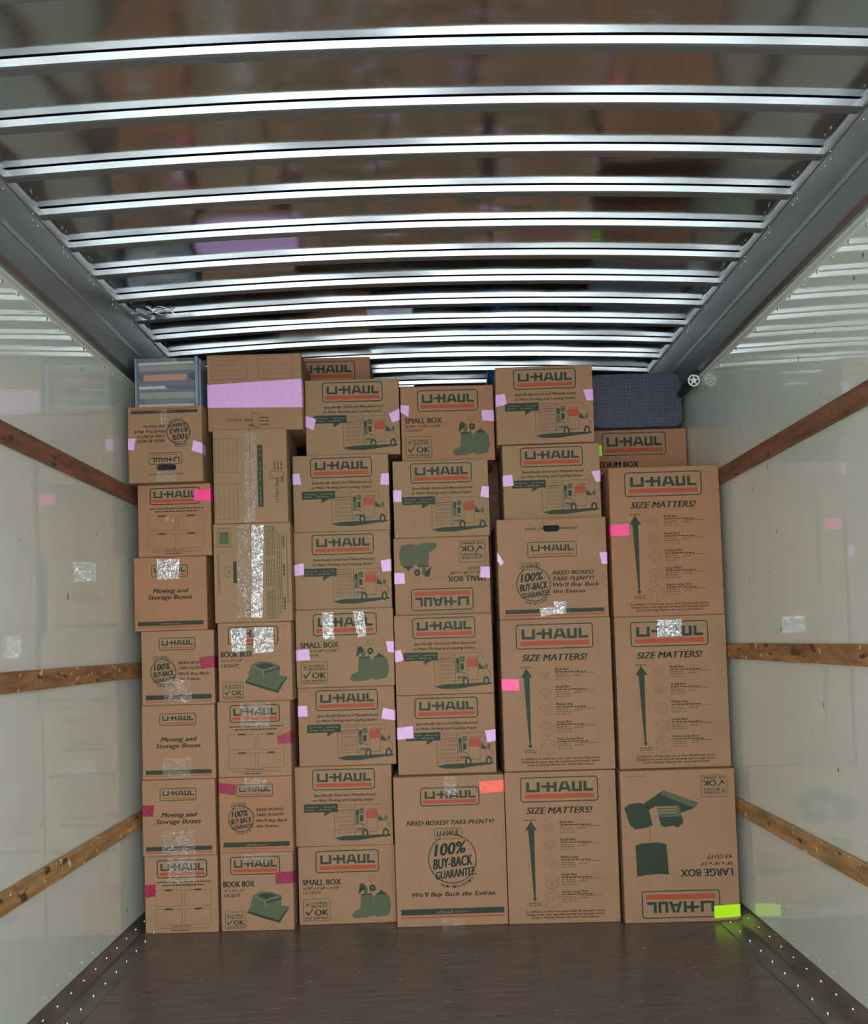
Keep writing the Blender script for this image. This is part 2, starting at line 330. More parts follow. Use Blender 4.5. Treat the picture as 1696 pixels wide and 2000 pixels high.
def a_small(A):
    A.logo(.18, .055, .833, .34)
    A.text('SMALL BOX', .045, .49, .437, .075, 'ink', italic=False); A.text('16 3/8" x 12 5/8" x 12 5/8"', .045, .546, .42, .032); A.text('1.5 CU FT', .045, .604, .235, .036)
    A.badge(.045, .665, .32, .945)
    # boots, pot and flowers
    A.poly([(.545, .88), (.57, .84), (.63, .81), (.64, .63), (.74, .63), (.755, .90), (.70, .925), (.59, .93), (.55, .915)], 'mid', 1)
    A.poly([(.66, .64), (.765, .64), (.775, .90), (.69, .925)], 'mid', 2)
    A.poly([(.77, .66), (.80, .63), (.90, .63), (.935, .67), (.945, .80), (.92, .90), (.80, .925), (.77, .90)], 'mid', 1)
    A.poly([(.79, .635), (.82, .605), (.88, .605), (.91, .635)], 'ink', 2); A.ell(.85, .595, .007, .005, 'ink', 2)
    A.rect(.64, .62, .75, .64, 'ink', 2)
    A.ell(.655, .53, .012, .014, 'ink', 2); A.ell(.76, .55, .013, .014, 'ink', 2); A.poly([(.61, .62), (.625, .55), (.66, .55), (.64, .60)], 'ink', 2); A.ell(.69, .57, .008, .018, 'mid', 2)
    A.line([(.66, .55), (.68, .63)], .002, 'ink'); A.line([(.76, .56), (.73, .63)], .002, 'ink'); A.ell(.76, .548, .004, .004, 'pale', 3)
    A.line([(.74, .405), (.80, .415), (.785, .46), (.725, .45), (.74, .405)], .0014, 'mid'); A.line([(.735, .45), (.755, .53)], .0012, 'mid')
def a_book(A):
    A.logo(.137, .05, .824, .285)
    A.text('BOOK BOX', .04, .435, .465, .078, 'ink', italic=False); A.text('12" x 12" x 12"', .045, .495, .335, .032); A.text('1.0 CU FT', .045, .565, .28, .045)
    A.badge(.055, .75, .335, .97)
    A.poly([(.365, .74), (.42, .67), (.60, .64), (.93, .70), (.90, .76), (.80, .90), (.60, .85), (.365, .77)], 'mid', 1)
    A.poly([(.365, .74), (.78, .87), (.93, .70), (.93, .72), (.80, .905), (.365, .77)], 'ink', 2); A.poly([(.62, .63), (.84, .58), (.835, .60), (.62, .655)], 'ink', 4)
    A.poly([(.44, .55), (.54, .50), (.70, .51), (.84, .56), (.82, .61), (.62, .63), (.44, .575)], 'mid', 2); A.poly([(.50, .555), (.58, .525), (.70, .53), (.76, .56), (.62, .60)], 'ink', 3)
    A.poly([(.44, .575), (.62, .63), (.60, .73), (.40, .66)], 'mid', 2); A.poly([(.62, .63), (.84, .58), (.82, .70), (.60, .73)], 'mid', 3)
    A.line([(.46, .555), (.60, .615), (.62, .73)], .002, 'pale', 4); A.line([(.60, .615), (.80, .575)], .0016, 'pale', 4)
    A.line([(.60, .97), (.93, .965)], .0006)
def a_moving(A):
    A.logo(.245, .11, .745, .275, True)
    A.text('Moving and', .26, .487, .75, .062); A.text('Storage Boxes', .19, .575, .80, .062)
    A.bar(.045, .872, .945, .928, .945, .956)
def a_squares(A):
    A.logo(.17, .05, .86, .285)
    A.greek(.165, .345, .90, .018, 'dark'); A.greek(.24, .385, .82, .018, 'dark')
    for u0, u1 in ((.145, .51), (.545, .905)):
        for t0, t1 in ((.44, .645), (.685, .888)):
            A.frame(u0, t0, u1, t1, .0011); m = (u0 + u1) / 2; A.rr(m - .05, t0 - .012, m + .05, t0 + .012, .002, 'line', 1)
    A.greek(.38, .912, .62, .012); A.line([(.20, .93), (.88, .93)], .0014); A.greek(.36, .965, .60, .014, 'dark')
def a_buyback(A, handle=False):
    if handle:
        A.logo(.275, .235, .725, .39, True)
        A.text('EASY CARRY HANDLES', .26, .115, .74, .024)
        A.jar(.32, .655, .155 * A.w)
        rows = (.565, .625, .685, .75); u = .50; bt = (.905, .945, .957, .972)
    else:
        A.logo(.245, .098, .745, .265, True)
        A.jar(.30, .555, .172 * A.w); rows = (.455, .525, .60, .67); u = .51; bt = (.862, .925, .947, .957)
    for s, t, x in zip(('NEED BOXES?', 'TAKE PLENTY!', "We'll Buy Back", 'the Extras.'), rows, (.375, .375, .42, .30)): A.text(s, u, t, u + x, .04)
    A.bar(.055, bt[0], .955, bt[1], bt[2], bt[3])
def a_need(A):
    A.logo(.24, .075, .775, .20)
    A.text('NEED BOXES? TAKE PLENTY!', .11, .325, .90, .03); A.jar(.515, .555, .215 * A.w, 1.1)
    A.text("We'll Buy Back the Extras.", .145, .80, .895, .03); A.bar(.04, .882, .965, .920, .933, .942)
def a_sizes(A):
    A.logo(.14, .035, .84, .20)
    A.text('SIZE MATTERS!', .19, .277, .78, .044, 'ink')
    u = .228
    A.poly([(u - .004, .325), (u + .05, .385), (u + .024, .385), (u + .018, .83), (u + .003, .83), (u - .03, .385), (u - .056, .385)], 'ink')
    A.poly([(u - .012, .83), (u + .034, .83), (u + .011, .85)], 'ink'); A.greek(u - .06, .322, u + .05, .007); A.greek(u - .04, .866, u + .07, .007); A.greek(u - .04, .88, u + .07, .007)
    for k, (nm, t, sc, tops) in enumerate((('Book Box', .33, .05, 0), ('Small Box', .445, .055, 0), ('Medium Box', .56, .066, 0), ('Large Box', .675, .068, 1), ('Extra-Large Box', .787, .074, 2))):
        c = .385 + k * .004; th = sc * .35; d = (.022, .024, .032, .052, .06)[k]; y = t + .03
        A.line([(c - sc, y), (c, y - th), (c + sc, y), (c, y + th), (c - sc, y)], .0009); A.line([(c - sc * .5, y - th * .5), (c + sc * .5, y + th * .5)], .0007)
        A.line([(c - sc * .8, y + .012), (c - sc * .8, y + d), (c, y + d + th * .8), (c + sc * .8, y + d), (c + sc * .8, y + .012)], .0009); A.line([(c, y + th), (c, y + d + th * .8)], .0008)
        A.text(nm, .485, t + .012, .485 + len(nm) * .0155, .016, 'dark', italic=False)
        A.greek(.485, t + .027, .76, .008, 'dark'); A.greek(.485, t + .042, .60, .005)
        A.greek(.66, t + .036, .84, .005); A.greek(.485, t + .056, .62, .005); A.greek(.64, t + .05, .72, .005)
        A.text(('12" x 12" x 12"', '16" x 12" x 12"', '18" x 18" x 16"', '18" x 18" x 24"', '24" x 18" x 24"')[k], .485, t + .075, .62, .009, 'line')
    for s, t, a, b in (('In addition, U-Haul has more than 20 specialty boxes', .925, .155, .865), ('designed for your specific packing and storage needs.', .945, .155, .86), ('Grab a Packing Planner for more information.', .965, .21, .81)): A.text(s, a, t, b, .0135)
def a_large(A):
    A.logo(.17, .03, .85, .21)
    A.text('LARGE BOX', .05, .345, .50, .05, 'ink', italic=False); A.text('18" x 18" x 24"', .05, .388, .33, .02); A.text('4.5 CU FT', .05, .435, .27, .025); A.badge(.07, .815, .295, .96)
    def X(*pts): return [((1590 - x) / 765, (1040 - y) / 1000) for x, y in pts]
    A.poly(X((912, 530), (960, 518), (1060, 514), (1118, 525), (1128, 725), (1060, 720), (980, 725), (916, 735)), 'ink')
    A.line(X((1013, 515), (1012, 415)), .0016, 'ink'); A.line(X((1035, 490), (1036, 470)), .001, 'mid')
    A.poly(X((847, 283), (880, 258), (960, 250), (1010, 290), (1020, 345), (1032, 400), (985, 418), (915, 425), (880, 395)), 'ink')
    A.poly(X((970, 262), (1113, 172), (1345, 262), (1300, 300), (1220, 325), (1200, 275), (1060, 275), (1010, 300)), 'ink')
    A.poly(X((1113, 172), (1345, 262), (1300, 290), (1090, 200)), 'mid', 2)
    for y in (285, 303, 321): A.line(X((1060, y), (1195, y - 2)), .004, 'pale', 3)
    A.poly(X((1060, 275), (1215, 275), (1225, 350), (1075, 350)), 'mid', 2)
    A.poly(X((1075, 350), (1230, 345), (1238, 385), (1200, 420), (1165, 405), (1110, 415), (1085, 400)), 'ink', 2)
    A.greek(.78, .965, .96, .004)
def a_flap(A, pinkband=True):
    for u0, u1 in ((.05, .42), (.54, .905)):
        A.frame(u0, .02, u1, .325, .0012)
        for k in range(4): A.line([(u0 + .03, .075 + k * .065), (u1 - .04, .075 + k * .065)], .0008)
    A.text('U-Haul App', .21, .875, .465, .05, 'dark', bold=False)
    p = [(.475, .76), (.545, .78), (.53, .96), (.46, .94), (.475, .76)]; A.line(p, .0016, 'dark'); A.text('app', .425, .935, .49, .03)
    for k in range(3): A.greek(.555, .84 + k * .045, .65, .02)
    if not pinkband:
        A.line([(.0, .5), (1, .5)], .0015, 'seam', 2); A.rect(.17, .60, .83, .67, 'ink')
        for j in range(12):
            if j not in (4, 9): A.rect(.19 + j * .052, .63, .228 + j * .052, .64, 'pale', 2)
def a_flap_vertical(A): a_flap(A, False)
def a_seam(A):
    A.frame(.055, .045, .225, .235, .0014, 'ink'); A.rect(.08, .08, .20, .205, 'mid')
    A.line([(.487, 0), (.487, 1)], .002, 'seam'); A.ring([(.195 + .07 * math.cos(a * .3), .485 + .055 * math.sin(a * .3)) for a in range(21)], [(.195 + .066 * math.cos(a * .3), .485 + .052 * math.sin(a * .3)) for a in range(21)], 'line')
    A.ell(.20, .485, .004, .006, 'mid'); A.rect(.25, .38, .295, .60, 'ink')
def a_seam_text(A):   # the vertical blocks of small lettering, panel turned on its side
    A.text('Proudly Made in U.S.A.', .30, .07, .70, .024, 'mid')
    for a, b in ((.03, .32), (.36, .63), (.67, .97)):
        for k in range(6): A.greek(a, .685 + k * .022, b, .013, 'mid')
    for k in range(3): A.greek(.05 + .03 * k, .83 + k * .025, .92 - .03 * k, .013, 'mid')
    for a in (.12, .46, .74): A.greek(a, .915, a + .12, .022, 'ink')
    A.greek(.2, .955, .88, .014, 'mid')
def a_medium(A):
    A.logo(.135, .035, .79, .30); A.text('MEDIUM BOX', .045, .435, .50, .07, 'ink', italic=False); A.text('18" x 18" x 16"', .06, .50, .42, .035); A.badge(.06, .68, .32, .94)
# ------------------------------------------------------------------ the truck body
W, WALLZ, RX, RZ, BACK = 1.235, 2.285, 1.14, 2.50, 5.6
CROWN = 0.035
roofz = lambda x: RZ + CROWN * (1 - (x / RX) ** 2)
bm = bmesh.new(); add_box(bm, -W - .05, W + .05, DOOR_Y, BACK + .05, -.06, 0); structure(link_mesh('floor', bm, ['floor']))
for sx, nm in ((-1, 'wall_left'), (1, 'wall_right')):
    bm = bmesh.new(); a, b = sorted((sx * W, sx * (W + .03))); add_box(bm, a, b, DOOR_Y, BACK + .03, 0, WALLZ)
    wl = structure(link_mesh(nm, bm, ['wall']))
    rbm = bmesh.new(); bmesh.ops.create_uvsphere(rbm, u_segments=10, v_segments=6, radius=0.0068)
    for v in rbm.verts: v.co.x *= 0.5
    first = None; n = 0; y = 2.549 - .1014 * 14
    while y < 4.4:
        if first is None: first = link_mesh('rivet', rbm, ['rivet'], wl, True); r = first
        else: r = first.copy(); COL.objects.link(r)
        r.location = (sx * (W + .0005), y, WALLZ - .028); y += .1014
bm = bmesh.new(); add_box(bm, -W - .03, W + .03, BACK, BACK + .03, 0, RZ + .06); structure(link_mesh('wall_back', bm, ['navy']))
# roof skin: thin polished sheet, slightly crowned and slightly buckled between the bows
BOW0, BOWS = 1.945, 0.2185
def skin_z(x, y):
    k = (y - BOW0) / BOWS; ph = math.sin(math.pi * (k % 1.0))
    i = math.floor(k)
    return roofz(x) + 0.0042 * ph * (0.4 * math.sin(2.1 * x + i * 1.7) + 0.5 * math.sin(5.3 * x + i * 2.9)) + 0.0022 * ph * math.sin(9 * x + 3.1 * i) + 0.0004 * math.sin(math.pi * 2 * (k % 1.0)) * math.sin(17 * x + 5 * i)
bm = bmesh.new(); NX = 60; ny = int((BACK - DOOR_Y) / 0.0273); rows = []
for j in range(ny + 1):
    y = DOOR_Y + (BACK - DOOR_Y) * j / ny
    rows.append([bm.verts.new((-RX - .03 + (2 * RX + .06) * i / NX, y, skin_z(-RX - .03 + (2 * RX + .06) * i / NX, y))) for i in range(NX + 1)])
for a, b in zip(rows, rows[1:]):
    for i in range(NX): bm.faces.new((a[i], b[i], b[i + 1], a[i + 1]))
# outer sheet above so the roof has thickness
top = [[bm.verts.new((x, y, RZ + .07)) for x in (-W - .03, W + .03)] for y in (DOOR_Y, BACK + .03)]
bm.faces.new((top[0][0], top[0][1], top[1][1], top[1][0]))
ceiling = structure(link_mesh('ceiling', bm, ['skin'], smooth=True))
def bow(y):
    bm = bmesh.new(); n = 32; prof = ((0.0, -.0035, 0), (0.0006, -.0215, 0), (0.0065, -.0235, 1), (0.031, -.0235, 1), (0.033, -.0215, 1), (0.036, -.0035, 1))
    rings = []
    for i in range(n + 1):
        x = -RX - .02 + (2 * RX + .04) * i / n; rings.append([bm.verts.new((x, y + py, roofz(x) + pz)) for py, pz, _ in prof])
    for a, b in zip(rings, rings[1:]):
        for j in range(5):
            f = bm.faces.new((a[j], b[j], b[j + 1], a[j + 1])); f.material_index = 0 if j == 0 else 1
    bmesh.ops.recalc_face_normals(bm, faces=bm.faces[:])
    o = link_mesh('roof_bow', bm, ['bow', 'flange'], ceiling); o['label'] = 'bright metal roof bow'
y = BOW0 - BOWS * 14
while y < BACK - .1: bow(y); y += BOWS
for sx, n in ((-1, 1), (1, 2)):
    # top rail between wall and roof
    prof = [(W + .03, WALLZ), (W - .012, WALLZ), (W - .014, WALLZ + .012), (W - .030, WALLZ + .022), (W - .050, WALLZ + .092), (W - .053, WALLZ + .094), (W - .056, WALLZ + .108), (RX + .012, RZ - .03), (RX + .008, RZ - .028), (RX, RZ - .006), (RX, RZ + .002), (RX + .02, RZ + .03), (W + .03, RZ + .07)]
    bm = bmesh.new(); extrude_profile(bm, [(sx * x, z) for x, z in prof], DOOR_Y, BACK); rl = structure(link_mesh('trim_%d' % n, bm, ['rail']))
    bm = bmesh.new(); add_box(bm, *sorted((sx * (W - .0135), sx * (W - .0005))), DOOR_Y, BACK, WALLZ - .010, WALLZ - .0005); link_mesh('lip', bm, ['lip'], rl)
    # little rivets along the roof edge of the rail, in threes beside each bow
    rbm = bmesh.new(); bmesh.ops.create_uvsphere(rbm, u_segments=8, v_segments=5, radius=0.0028); first = None
    for k in range(0, 11):
        for dx, dy in ((.010, -.03), (.018, -.015), (.018, .02)):
            yy = BOW0 + k * BOWS + dy
            if first is None: first = link_mesh('rivet', rbm, ['rivet'], rl, True); r = first
            else: r = first.copy(); COL.objects.link(r)
            z = RZ - .03 - (dx - .012) * 0 ; r.location = (sx * (RX + dx * .9), yy, RZ - .032 - (dx - .01) * 1.6)
    # floor angle
    prof = [(W - .0005, .050), (W - .006, .048), (W - .010, .044), (W - .034, .010), (W - .044, .0065), (W - .116, .0045), (W - .120, .0005), (W - .0005, .0005)]
    bm = bmesh.new(); extrude_profile(bm, [(sx * x, z) for x, z in prof], DOOR_Y, BACK); tr = structure(link_mesh('trim_%d' % (n + 2), bm, ['trim']))
    rbm = bmesh.new(); bmesh.ops.create_uvsphere(rbm, u_segments=8, v_segments=6, radius=0.0048); first = None
    for k in range(26):
        for x, z, off in ((W - .0205, .030, 0), (W - .082, .0068, .03)):
            yy = 1.55 + .105 * k + off
            if yy > 4: continue
            if first is None: first = link_mesh('screw', rbm, ['rivet'], tr, True); r = first
            else: r = first.copy(); COL.objects.link(r)
            r.location = (sx * x, yy, z)
# wooden rub rails
SL = [(-1, 1.765, 1.828, 'woodred', 'reddish brown wooden slat, highest of the three on the left wall'),
      (-1, 1.037, 1.099, 'wood', 'brown scuffed wooden slat at mid height on the left wall'),
      (-1, 0.418, 0.480, 'woodtan', 'tan worn wooden slat low on the left wall'),
      (1, 1.765, 1.828, 'woodred', 'reddish brown wooden slat, highest of the three on the right wall'),
      (1, 1.043, 1.105, 'wood', 'brown scuffed wooden slat at mid height on the right wall'),
      (1, 0.418, 0.480, 'woodtan', 'tan worn wooden slat low on the right wall')]
for k, (sx, z0, z1, mt, lb) in enumerate(SL):
    bm = bmesh.new(); add_box(bm, *sorted((sx * (W - .019), sx * (W + .0005))), DOOR_Y + .2, 3.9, z0, z1, 0, .003)
    tag(link_mesh('wooden_slat', bm, [mt]), lb, 'wall slat', 'wooden tie slats on the truck walls')
# paved yard outside the open door
bm = bmesh.new(); add_box(bm, -12, 12, -26, DOOR_Y - .05, -1.0, -.95); structure(link_mesh('ground', bm, ['asphalt']))
BOX = {
    'c1b7': (-1.0374, 3.5727, -0.0137, 0.0000, 0.3115, 0.2979),
    'c1b6': (-1.0394, 3.5670, -0.0163, 0.3115, 0.3082, 0.2994),
    'c1b5': (-1.0362, 3.5717, -0.0189, 0.6197, 0.3022, 0.3000),
    'c1b4': (-1.0318, 3.5684, -0.0212, 0.9220, 0.3044, 0.3000),
    'c1b3': (-1.0570, 3.5713, -0.0220, 1.2264, 0.3039, 0.3006),
    'c1b2': (-1.0334, 3.5673, -0.0194, 1.5303, 0.2991, 0.3029),
    'c1b1': (-1.0525, 3.5247, -0.0185, 1.8294, 0.3133, 0.3040),
    'c2b7': (-0.7305, 3.5731, -0.0184, 0.0000, 0.3158, 0.2965),
    'c2b6': (-0.7286, 3.5709, -0.0185, 0.3158, 0.3053, 0.2996),
    'c2b5': (-0.7273, 3.5708, -0.0218, 0.6211, 0.3086, 0.2994),
    'c2b4': (-0.7124, 3.5494, -0.0220, 0.9296, 0.3203, 0.3008),
    'c2b3': (-0.7144, 3.5545, 0.0002, 1.2499, 0.4064, 0.3163),
    'c2b2': (-0.7144, 3.5528, 0.0149, 1.6563, 0.3880, 0.3021),
    'c2b1': (-0.6944, 3.5802, 0.0087, 2.0442, 0.3210, 0.3913),
    'c3b7': (-0.3697, 3.6228, 0.0031, 0.0000, 0.3189, 0.4000),
    'c3b6': (-0.3750, 3.6206, -0.0210, 0.3189, 0.3281, 0.4017),
    'c3b5': (-0.3536, 3.6240, -0.0077, 0.6470, 0.3255, 0.4021),
    'c3b4': (-0.3516, 3.6064, -0.0220, 0.9725, 0.3233, 0.4059),
    'c3b3': (-0.3533, 3.6255, 0.0002, 1.2958, 0.3252, 0.4029),
    'c3b2': (-0.3521, 3.6314, -0.0091, 1.6210, 0.3240, 0.4031),
    'c3b1': (-0.2974, 3.6531, 0.0107, 1.9450, 0.3256, 0.3975),
    'c4b6': (0.0592, 3.5544, -0.0005, 0.0000, 0.6028, 0.4494),
    'c4b5': (0.0574, 3.6004, -0.0115, 0.6028, 0.3266, 0.4046),
    'c4b4': (0.0576, 3.6018, -0.0148, 0.9295, 0.3308, 0.4050),
    'c4b3': (0.0612, 3.6390, -0.0002, 1.2603, 0.3258, 0.4009),
    'c4b2': (0.0669, 3.6382, -0.0001, 1.5860, 0.3254, 0.4018),
    'c4b1': (0.1010, 3.6673, 0.0107, 1.9115, 0.3234, 0.3963),
    'c5b5': (0.5106, 3.5430, -0.0220, 0.0000, 0.6087, 0.4490),
    'c5b4': (0.5157, 3.5600, -0.0092, 0.6087, 0.6199, 0.4520),
    'c5b3': (0.5151, 3.5671, -0.0158, 1.2286, 0.4135, 0.4491),
    'c5b2': (0.5307, 3.6127, -0.0220, 1.6422, 0.3171, 0.4062),
    'c5b1': (0.5105, 3.5976, -0.0220, 1.9593, 0.3266, 0.4050),
    'c6b4': (0.9759, 3.5079, -0.0220, 0.0000, 0.6056, 0.4580),
    'c6b3': (0.9842, 3.5520, -0.0088, 0.6056, 0.6191, 0.4535),
    'c6b2': (0.9839, 3.5547, -0.0097, 1.2247, 0.6158, 0.4533),
    'medium': (1.0039, 3.8600, -0.0180, 1.8405, 0.4060, 0.4570),
}
TAPE = [
    ('c1b1', 'lilac', [(-0.152, 0.1832), (-0.1201, 0.1832), (-0.1277, 0.1352), (-0.152, 0.1362)]),
    ('c1b1', 'lilac', [(0.1166, 0.1686), (0.152, 0.156), (0.1519, 0.1115), (0.1077, 0.1265)]),
    ('c1b2', 'hot', [(0.0866, 0.2735), (0.1515, 0.2734), (0.1495, 0.2254), (0.082, 0.2287)]),
    ('c2b1', 'lilac', [(-0.1956, 0.1956), (0.1948, 0.212), (0.1957, 0.0924), (-0.1905, 0.0999)]),
    ('c1b4', 'red', [(0.0895, 0.191), (0.1456, 0.1968), (0.1468, 0.1493), (0.0961, 0.1433)]),
    ('c2b5', 'red', [(0.0934, 0.1605), (0.1497, 0.1819), (0.1496, 0.1339), (0.0972, 0.1293)]),
    ('c2b6', 'red', [(-0.1471, 0.2847), (-0.0756, 0.276), (-0.0835, 0.2329), (-0.148, 0.2437)]),
    ('c1b6', 'red', [(-0.1477, 0.2087), (-0.0993, 0.2075), (-0.1048, 0.1621), (-0.1463, 0.1632)]),
    ('c1b7', 'red', [(-0.1489, 0.1968), (-0.1045, 0.2002), (-0.1054, 0.1527), (-0.1489, 0.1456)]),
    ('c2b7', 'red', [(0.0758, 0.2333), (0.1471, 0.2361), (0.1468, 0.1886), (0.0761, 0.1871)]),
    ('c3b1', 'lilac', [(-0.1973, 0.1727), (-0.1544, 0.1581), (-0.1653, 0.1097), (-0.1959, 0.124)]),
    ('c3b1', 'lilac', [(0.1534, 0.1724), (0.197, 0.193), (0.1966, 0.1453), (0.1673, 0.1341)]),
    ('c3b2', 'lilac', [(-0.2002, 0.2483), (-0.1735, 0.2491), (-0.1651, 0.2016), (-0.1987, 0.2006)]),
    ('c3b2', 'lilac', [(0.1715, 0.2378), (0.2008, 0.2395), (0.2004, 0.1886), (0.1649, 0.1925)]),
    ('c3b3', 'lilac', [(-0.2011, 0.1884), (-0.1622, 0.1962), (-0.1608, 0.1474), (-0.1996, 0.1432)]),
    ('c3b3', 'lilac', [(0.1597, 0.1975), (0.197, 0.2027), (0.1976, 0.1522), (0.1648, 0.1506)]),
    ('c3b4', 'lilac', [(-0.1968, 0.1581), (-0.1489, 0.1609), (-0.1437, 0.1161), (-0.1968, 0.114)]),
    ('c3b4', 'lilac', [(0.1708, 0.1837), (0.2002, 0.1828), (0.201, 0.1373), (0.1789, 0.138)]),
    ('c3b5', 'lilac', [(-0.201, 0.2513), (-0.1637, 0.2528), (-0.1606, 0.2081), (-0.2007, 0.2067)]),
    ('c3b5', 'lilac', [(0.1528, 0.2344), (0.1978, 0.2236), (0.1965, 0.1817), (0.1442, 0.1896)]),
    ('c4b1', 'lilac', [(-0.1966, 0.2446), (-0.1611, 0.2409), (-0.1664, 0.1922), (-0.1965, 0.2119)]),
    ('c4b1', 'lilac', [(0.1456, 0.2141), (0.1963, 0.2129), (0.1969, 0.1649), (0.1473, 0.1695)]),
    ('c4b2', 'lilac', [(-0.1984, 0.2023), (-0.1665, 0.2013), (-0.1679, 0.1531), (-0.1982, 0.154)]),
    ('c4b2', 'lilac', [(0.1724, 0.2094), (0.2009, 0.2075), (0.2006, 0.1592), (0.1646, 0.1657)]),
    ('c4b3', 'lilac', [(-0.1991, 0.1803), (-0.1588, 0.1791), (-0.1564, 0.1338), (-0.1994, 0.1335)]),
    ('c4b3', 'lilac', [(0.1628, 0.196), (0.2, 0.1948), (0.2001, 0.1479), (0.1576, 0.1508)]),
    ('c4b4', 'lilac', [(-0.1995, 0.1851), (-0.1784, 0.1897), (-0.1666, 0.1448), (-0.1983, 0.1379)]),
    ('c4b5', 'lilac', [(-0.2001, 0.1958), (-0.1375, 0.2005), (-0.1346, 0.1513), (-0.2005, 0.1467)]),
    ('c4b5', 'lilac', [(0.1583, 0.1728), (0.2022, 0.1786), (0.2017, 0.1307), (0.1676, 0.1251)]),
    ('c4b6', 'coral', [(0.1237, 0.5761), (0.2215, 0.5794), (0.221, 0.5328), (0.1275, 0.5272)]),
    ('c5b1', 'lilac', [(-0.2025, 0.2102), (-0.1659, 0.2136), (-0.1579, 0.1699), (-0.2024, 0.1591)]),
    ('c5b1', 'lilac', [(0.1627, 0.2196), (0.2002, 0.2212), (0.2003, 0.1735), (0.1747, 0.1734)]),
    ('c5b2', 'lilac', [(-0.2023, 0.1905), (-0.1643, 0.1932), (-0.1596, 0.1471), (-0.2007, 0.1439)]),
    ('c5b2', 'lilac', [(0.1659, 0.1959), (0.2015, 0.1993), (0.2016, 0.1531), (0.1847, 0.1495)]),
    ('c5b3', 'pale', [(-0.2246, 0.2784), (-0.2001, 0.237), (-0.2118, 0.2206), (-0.2246, 0.241)]),
    ('c5b3', 'lilac', [(0.1942, 0.2658), (0.2221, 0.2661), (0.2227, 0.217), (0.2017, 0.2177)]),
    ('c5b4', 'hot', [(-0.226, 0.378), (-0.1559, 0.3758), (-0.1544, 0.3296), (-0.226, 0.3318)]),
    ('c6b2', 'hot', [(-0.2203, 0.3794), (-0.1515, 0.3834), (-0.1502, 0.3354), (-0.2208, 0.3333)]),
    ('medium', 'neon', [(-0.2134, 0.148), (-0.1743, 0.148), (-0.1733, 0.1037), (-0.2118, 0.1003)]),
    ('c6b4', 'neon', [(0.1257, 0.0622), (0.229, 0.0678), (0.229, 0.0185), (0.1255, 0.0128)]),
]
CLEAR = [
    ('c1b1', [(-0.04, 0.0428), (0.0469, 0.0352), (0.044, 0.0019), (-0.0407, 0.005)]),
    ('c1b1', [(-0.0193, 0.3011), (0.0098, 0.2999), (0.0108, 0.2373), (-0.0116, 0.2381)]),
    ('c1b2', [(-0.0396, 0.1701), (0.0032, 0.1664), (0.0018, 0.144), (-0.0401, 0.1477)]),
    ('c1b3', [(-0.0519, 0.2955), (0.0397, 0.2923), (0.0381, 0.2118), (-0.0535, 0.2114)]),
    ('c1b4', [(-0.0557, 0.1088), (0.0496, 0.1057), (0.0588, 0.0103), (-0.0599, 0.0092)]),
    ('c2b3', [(-0.0591, 0.4007), (-0.0037, 0.3991), (-0.0124, 0.0206), (-0.0677, 0.02)]),
    ('c2b3', [(-0.0006, 0.399), (0.0496, 0.3975), (0.0363, 0.0191), (-0.0102, 0.0183)]),
    ('c2b4', [(-0.096, 0.2989), (-0.0313, 0.2969), (-0.0335, 0.2018), (-0.0938, 0.1992)]),
    ('c2b4', [(-0.0022, 0.3004), (0.0781, 0.2979), (0.0779, 0.1984), (-0.0069, 0.1922)]),
    ('c2b5', [(-0.054, 0.3001), (0.0714, 0.2988), (0.0668, 0.2017), (-0.054, 0.2032)]),
    ('c1b5', [(-0.0658, 0.0844), (0.0502, 0.0927), (0.0507, 0.0082), (-0.0673, 0.0091)]),
    ('c1b6', [(-0.0691, 0.0999), (0.0645, 0.101), (0.0671, 0.0081), (-0.0709, 0.007)]),
    ('c1b7', [(-0.0564, 0.3054), (0.0632, 0.3023), (0.0589, 0.2073), (-0.0539, 0.2011)]),
    ('c2b6', [(-0.045, 0.3003), (0.052, 0.3001), (0.0486, 0.2546), (-0.0438, 0.2547)]),
    ('c2b7', [(-0.0627, 0.3114), (0.0593, 0.3107), (0.0561, 0.2745), (-0.0613, 0.2728)]),
    ('c3b4', [(-0.0919, 0.3106), (-0.0458, 0.3112), (-0.0419, 0.1986), (-0.0885, 0.2001)]),
    ('c3b4', [(0.0373, 0.3117), (0.0812, 0.3113), (0.0925, 0.2086), (0.0544, 0.2046)]),
    ('c4b6', [(-0.0212, 0.5994), (0.0311, 0.5988), (0.0303, 0.5239), (-0.0182, 0.5227)]),
    ('c4b6', [(-0.044, 0.0363), (0.0497, 0.0333), (0.0483, 0.0), (-0.0455, 0.0)]),
    ('c5b3', [(-0.0581, 0.0428), (0.0008, 0.0472), (0.0029, 0.0173), (-0.0562, 0.0086)]),
    ('c5b3', [(-0.0015, 0.0689), (0.051, 0.0673), (0.0492, 0.0177), (-0.0021, 0.0175)]),
    ('c6b3', [(-0.0533, 0.6031), (0.0483, 0.6031), (0.0455, 0.5353), (-0.0542, 0.5353)]),
    ('c2b2', [(-0.0201, 0.3751), (0.0265, 0.374), (0.018, 0.0061), (-0.0285, 0.0051)]),
]
# ------------------------------------------------------------------ boxes
DESIGN = {'truck': a_truck, 'small': a_small, 'book': a_book, 'moving': a_moving, 'squares': a_squares, 'buyback': a_buyback, 'need': a_need,
          'sizes': a_sizes, 'large': a_large, 'flap': a_flap, 'medium': a_medium}
G1, G2, G3, G4 = 'small book cartons in the two left stacks', 'printed cartons lying on their side in the second stack', 'truck-print small cartons', 'tall cartons with the size chart'
